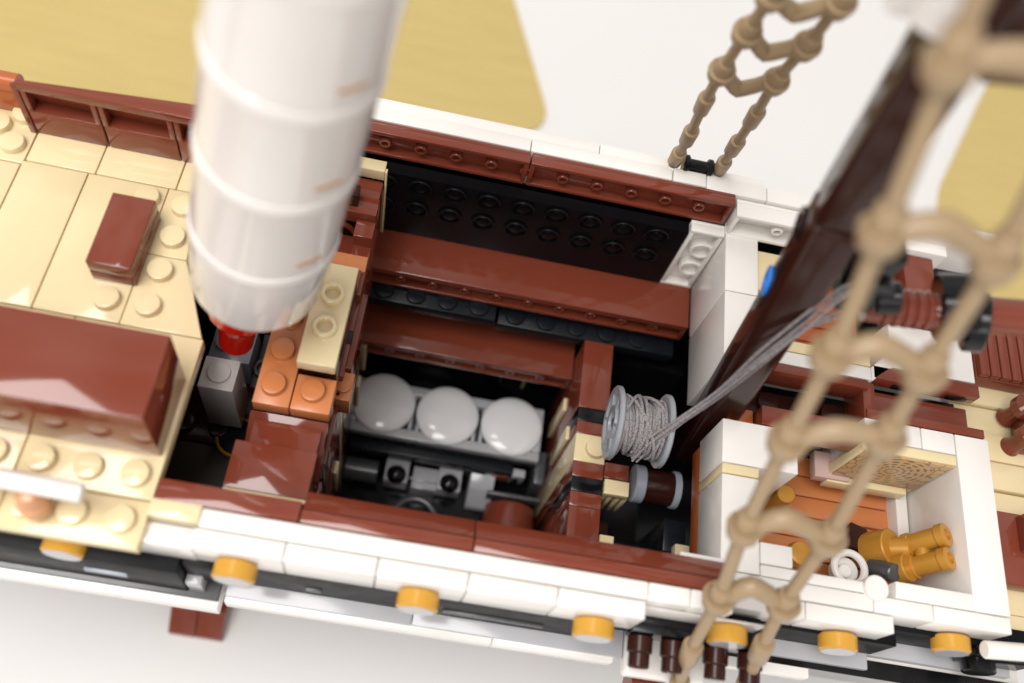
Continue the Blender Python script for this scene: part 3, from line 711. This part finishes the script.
# ------------------------------------------------------------------ mast and spar
MA, MBp = V((8.72, 6.1, -5.2)), V((6.66, 6.1, 13.0))
mu = (MBp - MA).normalized()
MS = thing('mast', 'tall dark brown square mast with a blue pin, leaning across the deckhouse', 'mast', MA)
mrot = Matrix((V((mu.z, 0, -mu.x)), V((0, 1, 0)), mu)).transposed().to_4x4()
c = (MA + MBp) / 2; Lm = (MBp - MA).length
mrot = mrot @ Matrix.Rotation(math.radians(-9), 4, 'Z')
nx0 = mrot.to_3x3() @ V((-1, 0, 0))
def seg(s0, s1, w, d, name='mast_beam', mt='dbrown', bev=.16):
    cc = MA + mu * (s0 + s1) / 2
    return MB().bx(cc.x - w / 2, cc.x + w / 2, cc.y - d / 2, cc.y + d / 2, cc.z - (s1 - s0) / 2, cc.z + (s1 - s0) / 2, bev=bev, gap=0, seg=4, rot=mrot).build(name, mt, MS)
seg(0, 12.2, 1.02, 1.1); seg(12.2, 18.3, 1.0, 1.06)
nx = nx0
def pin(s, mt, y):
    p = MA + mu * s + nx * .49 + V((0, y, 0))
    m = MB().ring(p, p + nx * .07, .36, .2, n=30).cyl(p - nx * .1, p + nx * .04, .24)
    return m.build('pin', mt, MS)
plab(pin(9.25, 'blue', .16), 'bright blue pin end'); pin(11.4, 'black', .16)
p = MA + mu * 13.2
MB().cyl(p + V((.3, 0, 0)), p + V((.75, 0, 0)), .3).build('side_pin', 'black', MS)
p = MA + mu * 16.9
m = MB().bx(p.x - 1.3, p.x - .15, p.y - .45, p.y + .45, p.z + .1, p.z + 1.4, bev=.12, seg=4).cyl(p + V((-.55, -.35, .15)), p + V((-.55, -.35, 1.4)), .42); m.build('mast_band', 'funnel', MS)
p = MA + mu * 16.4
m = MB().cyl(p + V((.7, .2, .1)), p + V((6, .3, .9)), .62); m.build('upper_yard', 'dbrown', MS)

BO = thing('boom_spar', 'reddish brown round spar held by black joints, running right from the mast', 'spar', (9.5, 6.1, 4.3))
ba, bd = V((9.3, 6.1, 4.08)), V((2.7, 0, .57)).normalized()
m = MB(); prof = [(0, 0), (0, .36)]
for i in range(5):
    t = .35 + i * .22; prof += [(t, .36), (t + .04, .42), (t + .15, .42), (t + .19, .36)]
prof += [(1.55, .4), (1.6, 0)]
m.lathe(ba, bd, prof, 32); m.build('ridged_sleeve', 'brown', BO)
MB().cyl(ba + bd * 1.5, ba + bd * 8, .4, n=32).build('spar_tube', 'brown', BO)
p = ba + bd * 1.95
m = MB().cyl(p - bd * .42 + V((0, .1, 0)), p + bd * .3 + V((0, .1, .1)), .74, n=32).cyl(p + bd * .25 + V((0, -.1, -.15)), p + bd * .62 + V((0, -.15, -.1)), .66); m.build('joint', 'black', BO)
j = V((8.75, 6.05, 4.65))
m = MB().cyl(j + V((-.3, 0, 0)), j + V((.35, 0, .1)), .5).cyl(j + V((.1, -.5, .6)), j + V((.1, .5, .6)), .42).bx(j.x - .45, j.x + .3, j.y - .35, j.y + .35, j.z + .2, j.z + 1.7, bev=.1).cyl(j + V((.3, -.35, .35)), j + V((.75, -.35, .5)), .34)
m.build('joint', 'black', BO)

# ------------------------------------------------------------------ rope ladders
def ladder(label, J1, S1, J2, S2, AP, loc, k_=1.0):
    t = thing('rope_ladder', label, 'rope ladder', loc, None)
    sc = lambda pr: [(a, r * k_) for a, r in pr]
    def rail(J, Sl):
        m = MB(); P = [V(p) for p in (Sl[::-1] + J)]
        P = [V(p) for p in Sl][::-1] + [V(p) for p in J]
        P.sort(key=lambda v: v.z)
        end = P[-1] + (P[-1] - P[-2]) * 1.0; start = P[0] - (P[1] - P[0]) * .2
        m.tube(catmull([start] + P + [end], 6), .13 * k_, 12)
        for k, p in enumerate(P):
            a = P[max(k - 1, 0)]; b = P[min(k + 1, len(P) - 1)]; u = (b - a).normalized()
            if any((p - V(q)).length < 1e-4 for q in J):
                m.lathe(p - u * .34, u, sc([(0, .13), (.02, .24), (.1, .28), (.36, .325), (.41, .315), (.41, .26), (.38, .25), (.38, .21), (.72, .2), (.76, .18), (.76, .12)]), 24)
            else:
                m.lathe(p - u * .42, u, sc([(0, .12), (0, .18), (.04, .2), (.74, .215), (.8, .2), (.8, .12)]), 24)
        return m.build('side_rope', 'rope', t, sharp=45)
    rail(J1, S1); rail(J2, S2)
    for a, b, ap in zip(J1, J2, AP):
        a, b, ap = V(a), V(b), V(ap); ap = (a + b) / 2 + (ap - (a + b) / 2) * (.68 if k_ > 1 else 1)
        d = (b - a).normalized()
        P = [a + d * .12, a.lerp(ap, .5) , ap + (a - ap).normalized() * .16, ap + ((a + b) / 2 - ap).normalized() * .03, ap + (b - ap).normalized() * .16, b.lerp(ap, .5), b - d * .12]
        MB().tube(P, [r * k_ for r in (.17, .18, .19, .2, .19, .18, .17)], 14).build('rung', 'rope', t, sharp=50)
    return t
nl = ladder('tan rope ladder with arched rungs crossing the white deckhouse, nearest the viewer',
    [(7.22, .05, 1.17), (6.83, .85, 3.57), (6.6, 1.67, 6.05), (6.44, 2.34, 8.08), (6.1, 3.08, 10.34), (5.72, 3.87, 12.72)],
    [(7.42, -.72, -1.18), (7.7, -1.25, -2.8)],
    [(8.61, .1, 1.3), (8.47, .88, 3.67), (8.13, 1.83, 6.56), (7.99, 2.34, 8.1), (7.84, 3.06, 10.27), (7.5, 3.9, 12.7)],
    [(8.89, -.52, -.59), (9.2, -1.08, -2.3)],
    [(7.61, .33, 2.01), (7.33, 1.07, 4.25), (7.19, 1.85, 6.59), (6.96, 2.5, 8.59), (6.77, 3.22, 10.75), (6.45, 4.0, 13.0)], (7.9, -1, -3), 1.14)
fl = ladder('tan rope ladder with drooping rungs rising from the far white rail',
    [(5.56, 10.79, 5.28), (5.47, 10.23, 6.98), (5.40, 9.74, 8.4)], [(5.73, 11.34, 3.62), (5.98, 11.96, 1.74), (6.11, 12.43, .29)],
    [(6.81, 10.76, 5.36), (6.77, 10.22, 6.99), (6.67, 9.69, 8.61)], [(7.06, 11.37, 3.5), (7.26, 11.96, 1.72), (7.43, 12.43, .32)],
    [(6.52 - .3, 11.08, 4.55), (6.4 - .25, 10.49, 6.3), (6.27 - .2, 9.94, 7.9)], (6.8, 12.5, 0))
m = MB().cyl((6.4, 12.5, .02), (7.2, 12.5, .02), .17)
for x in (6.38, 7.08): m.cyl((x, 12.5, .02), (x + .16, 12.5, .02), .26)
m.bx(6.4, 7.2, 12.4, 12.65, -.5, -.1)
solo('rope_clip', m, 'black', 'black clip holding the foot of the far rope ladder', 'clip', (6.8, 12.5, 0))

# channel plate with round deadeyes at the foot of the near ladder
CH = thing('rope_channel', 'black plate with dark brown round blocks under the near rope ladder', 'channel', (7.4, -.7, -1.5))
brick('plate', 'black', CH, 6.05, 9.1, -.42, .1, -1.95, -1.3)
for x in (6.35, 7.15, 8.2, 9.05):
    MB().cyl((x, -.42, -1.62), (x, -.82, -1.65), .3, n=28).cyl((x, -.8, -1.65), (x, -1.15, -1.68), .25, n=28).build('deadeye', 'dbrown', CH)
wp = MB().bx(6.4, 8.5, -1.1, .3, -3.6, -3.1, bev=.12, seg=4); solo('side_plate', wp, 'white', 'white rounded plate below the black rope channel', 'plate', (7.4, -.5, -3.3))
bb = MB().cyl((6.9, -1.25, -4.6), (7.8, -1.25, -4.6), .55); solo('side_roller', bb, 'brown', 'reddish brown rounded piece cut by the lower edge under the white plate', 'roller', (7.4, -1.2, -4.6))

# stand foot on the table
FT = thing('stand_foot', 'pair of reddish brown sloped bricks standing on the white table', 'foot', (-6.4, .8, TZ))
for x0 in (-7.46, -6.43):
    MB().prism([(.22, TZ), (1.9, TZ), (1.9, TZ + 1.1), (1.1, TZ + 1.1), (.26, TZ + .35)], x0 + .01, x0 + 1.0).build('slope_brick', 'brown', FT)
brick('stand_arm', 'brown', FT, -7.4, -5.5, 1.9, 4.5, TZ, TZ + 2.2)

# ------------------------------------------------------------------ camera
R = [[0.9789431009365199, 0.1213496630584136, 0.16414830003506004], [0.18366174071823688, -0.8745671135035524, -0.44877692562609733], [0.08909977623505988, 0.46947483772154824, -0.8784387324231487]]
cam = bpy.data.cameras.new('camera'); co = bpy.data.objects.new('camera', cam); COL.objects.link(co)
rx, dn, fw = V(R[0]), V(R[1]), V(R[2])
co.matrix_world = Matrix.Translation(V((.185, -4.902, 20.029)) * S) @ Matrix((rx, -dn, -fw)).transposed().to_4x4()
cam.sensor_width = 36; cam.lens = 920 * 36 / 1024
cam.clip_start = .005; cam.clip_end = 50
cam.dof.use_dof = True; cam.dof.focus_distance = 25.0 * S; cam.dof.aperture_fstop = 8.8; cam.dof.aperture_blades = 0
scene.camera = co

# ------------------------------------------------------------------ light
w = bpy.data.worlds.new('World'); scene.world = w; w.use_nodes = True
nt = w.node_tree; N, L = nt.nodes, nt.links
bg = N['Background']
tc = N.new('ShaderNodeTexCoord'); ns = N.new('ShaderNodeTexNoise'); ns.inputs['Scale'].default_value = 2.2; ns.inputs['Detail'].default_value = 1.5
L.new(tc.outputs['Generated'], ns.inputs['Vector'])
cr = N.new('ShaderNodeValToRGB'); cr.color_ramp.elements[0].position = .36; cr.color_ramp.elements[1].position = .62
cr.color_ramp.elements[0].color = (.33, .31, .30, 1); cr.color_ramp.elements[1].color = (1, .965, .935, 1)
L.new(ns.outputs['Fac'], cr.inputs['Fac']); L.new(cr.outputs['Color'], bg.inputs['Color'])
bg.inputs['Strength'].default_value = .95
def area(name, loc, tgt, size, power, col=(1, 1, 1)):
    l = bpy.data.lights.new(name, 'AREA'); l.shape = 'RECTANGLE'; l.size = size[0]; l.size_y = size[1]; l.energy = power; l.color = col
    o = bpy.data.objects.new(name, l); COL.objects.link(o); o.location = V(loc) * S
    d = (V(tgt) - V(loc)); o.rotation_euler = d.to_track_quat('-Z', 'Y').to_euler(); return o
area('softbox', (-30, -18, 105), (2, 6, -4), (.48, .48), 7.6, (1, .975, .95))
area('front_softbox', (-15, -95, 62), (2, 2, -12), (.5, .3), 1.7, (1, .97, .94))

scene.view_settings.view_transform = 'Standard'; scene.view_settings.look = 'None'
scene.view_settings.exposure = 0; scene.view_settings.gamma = 1
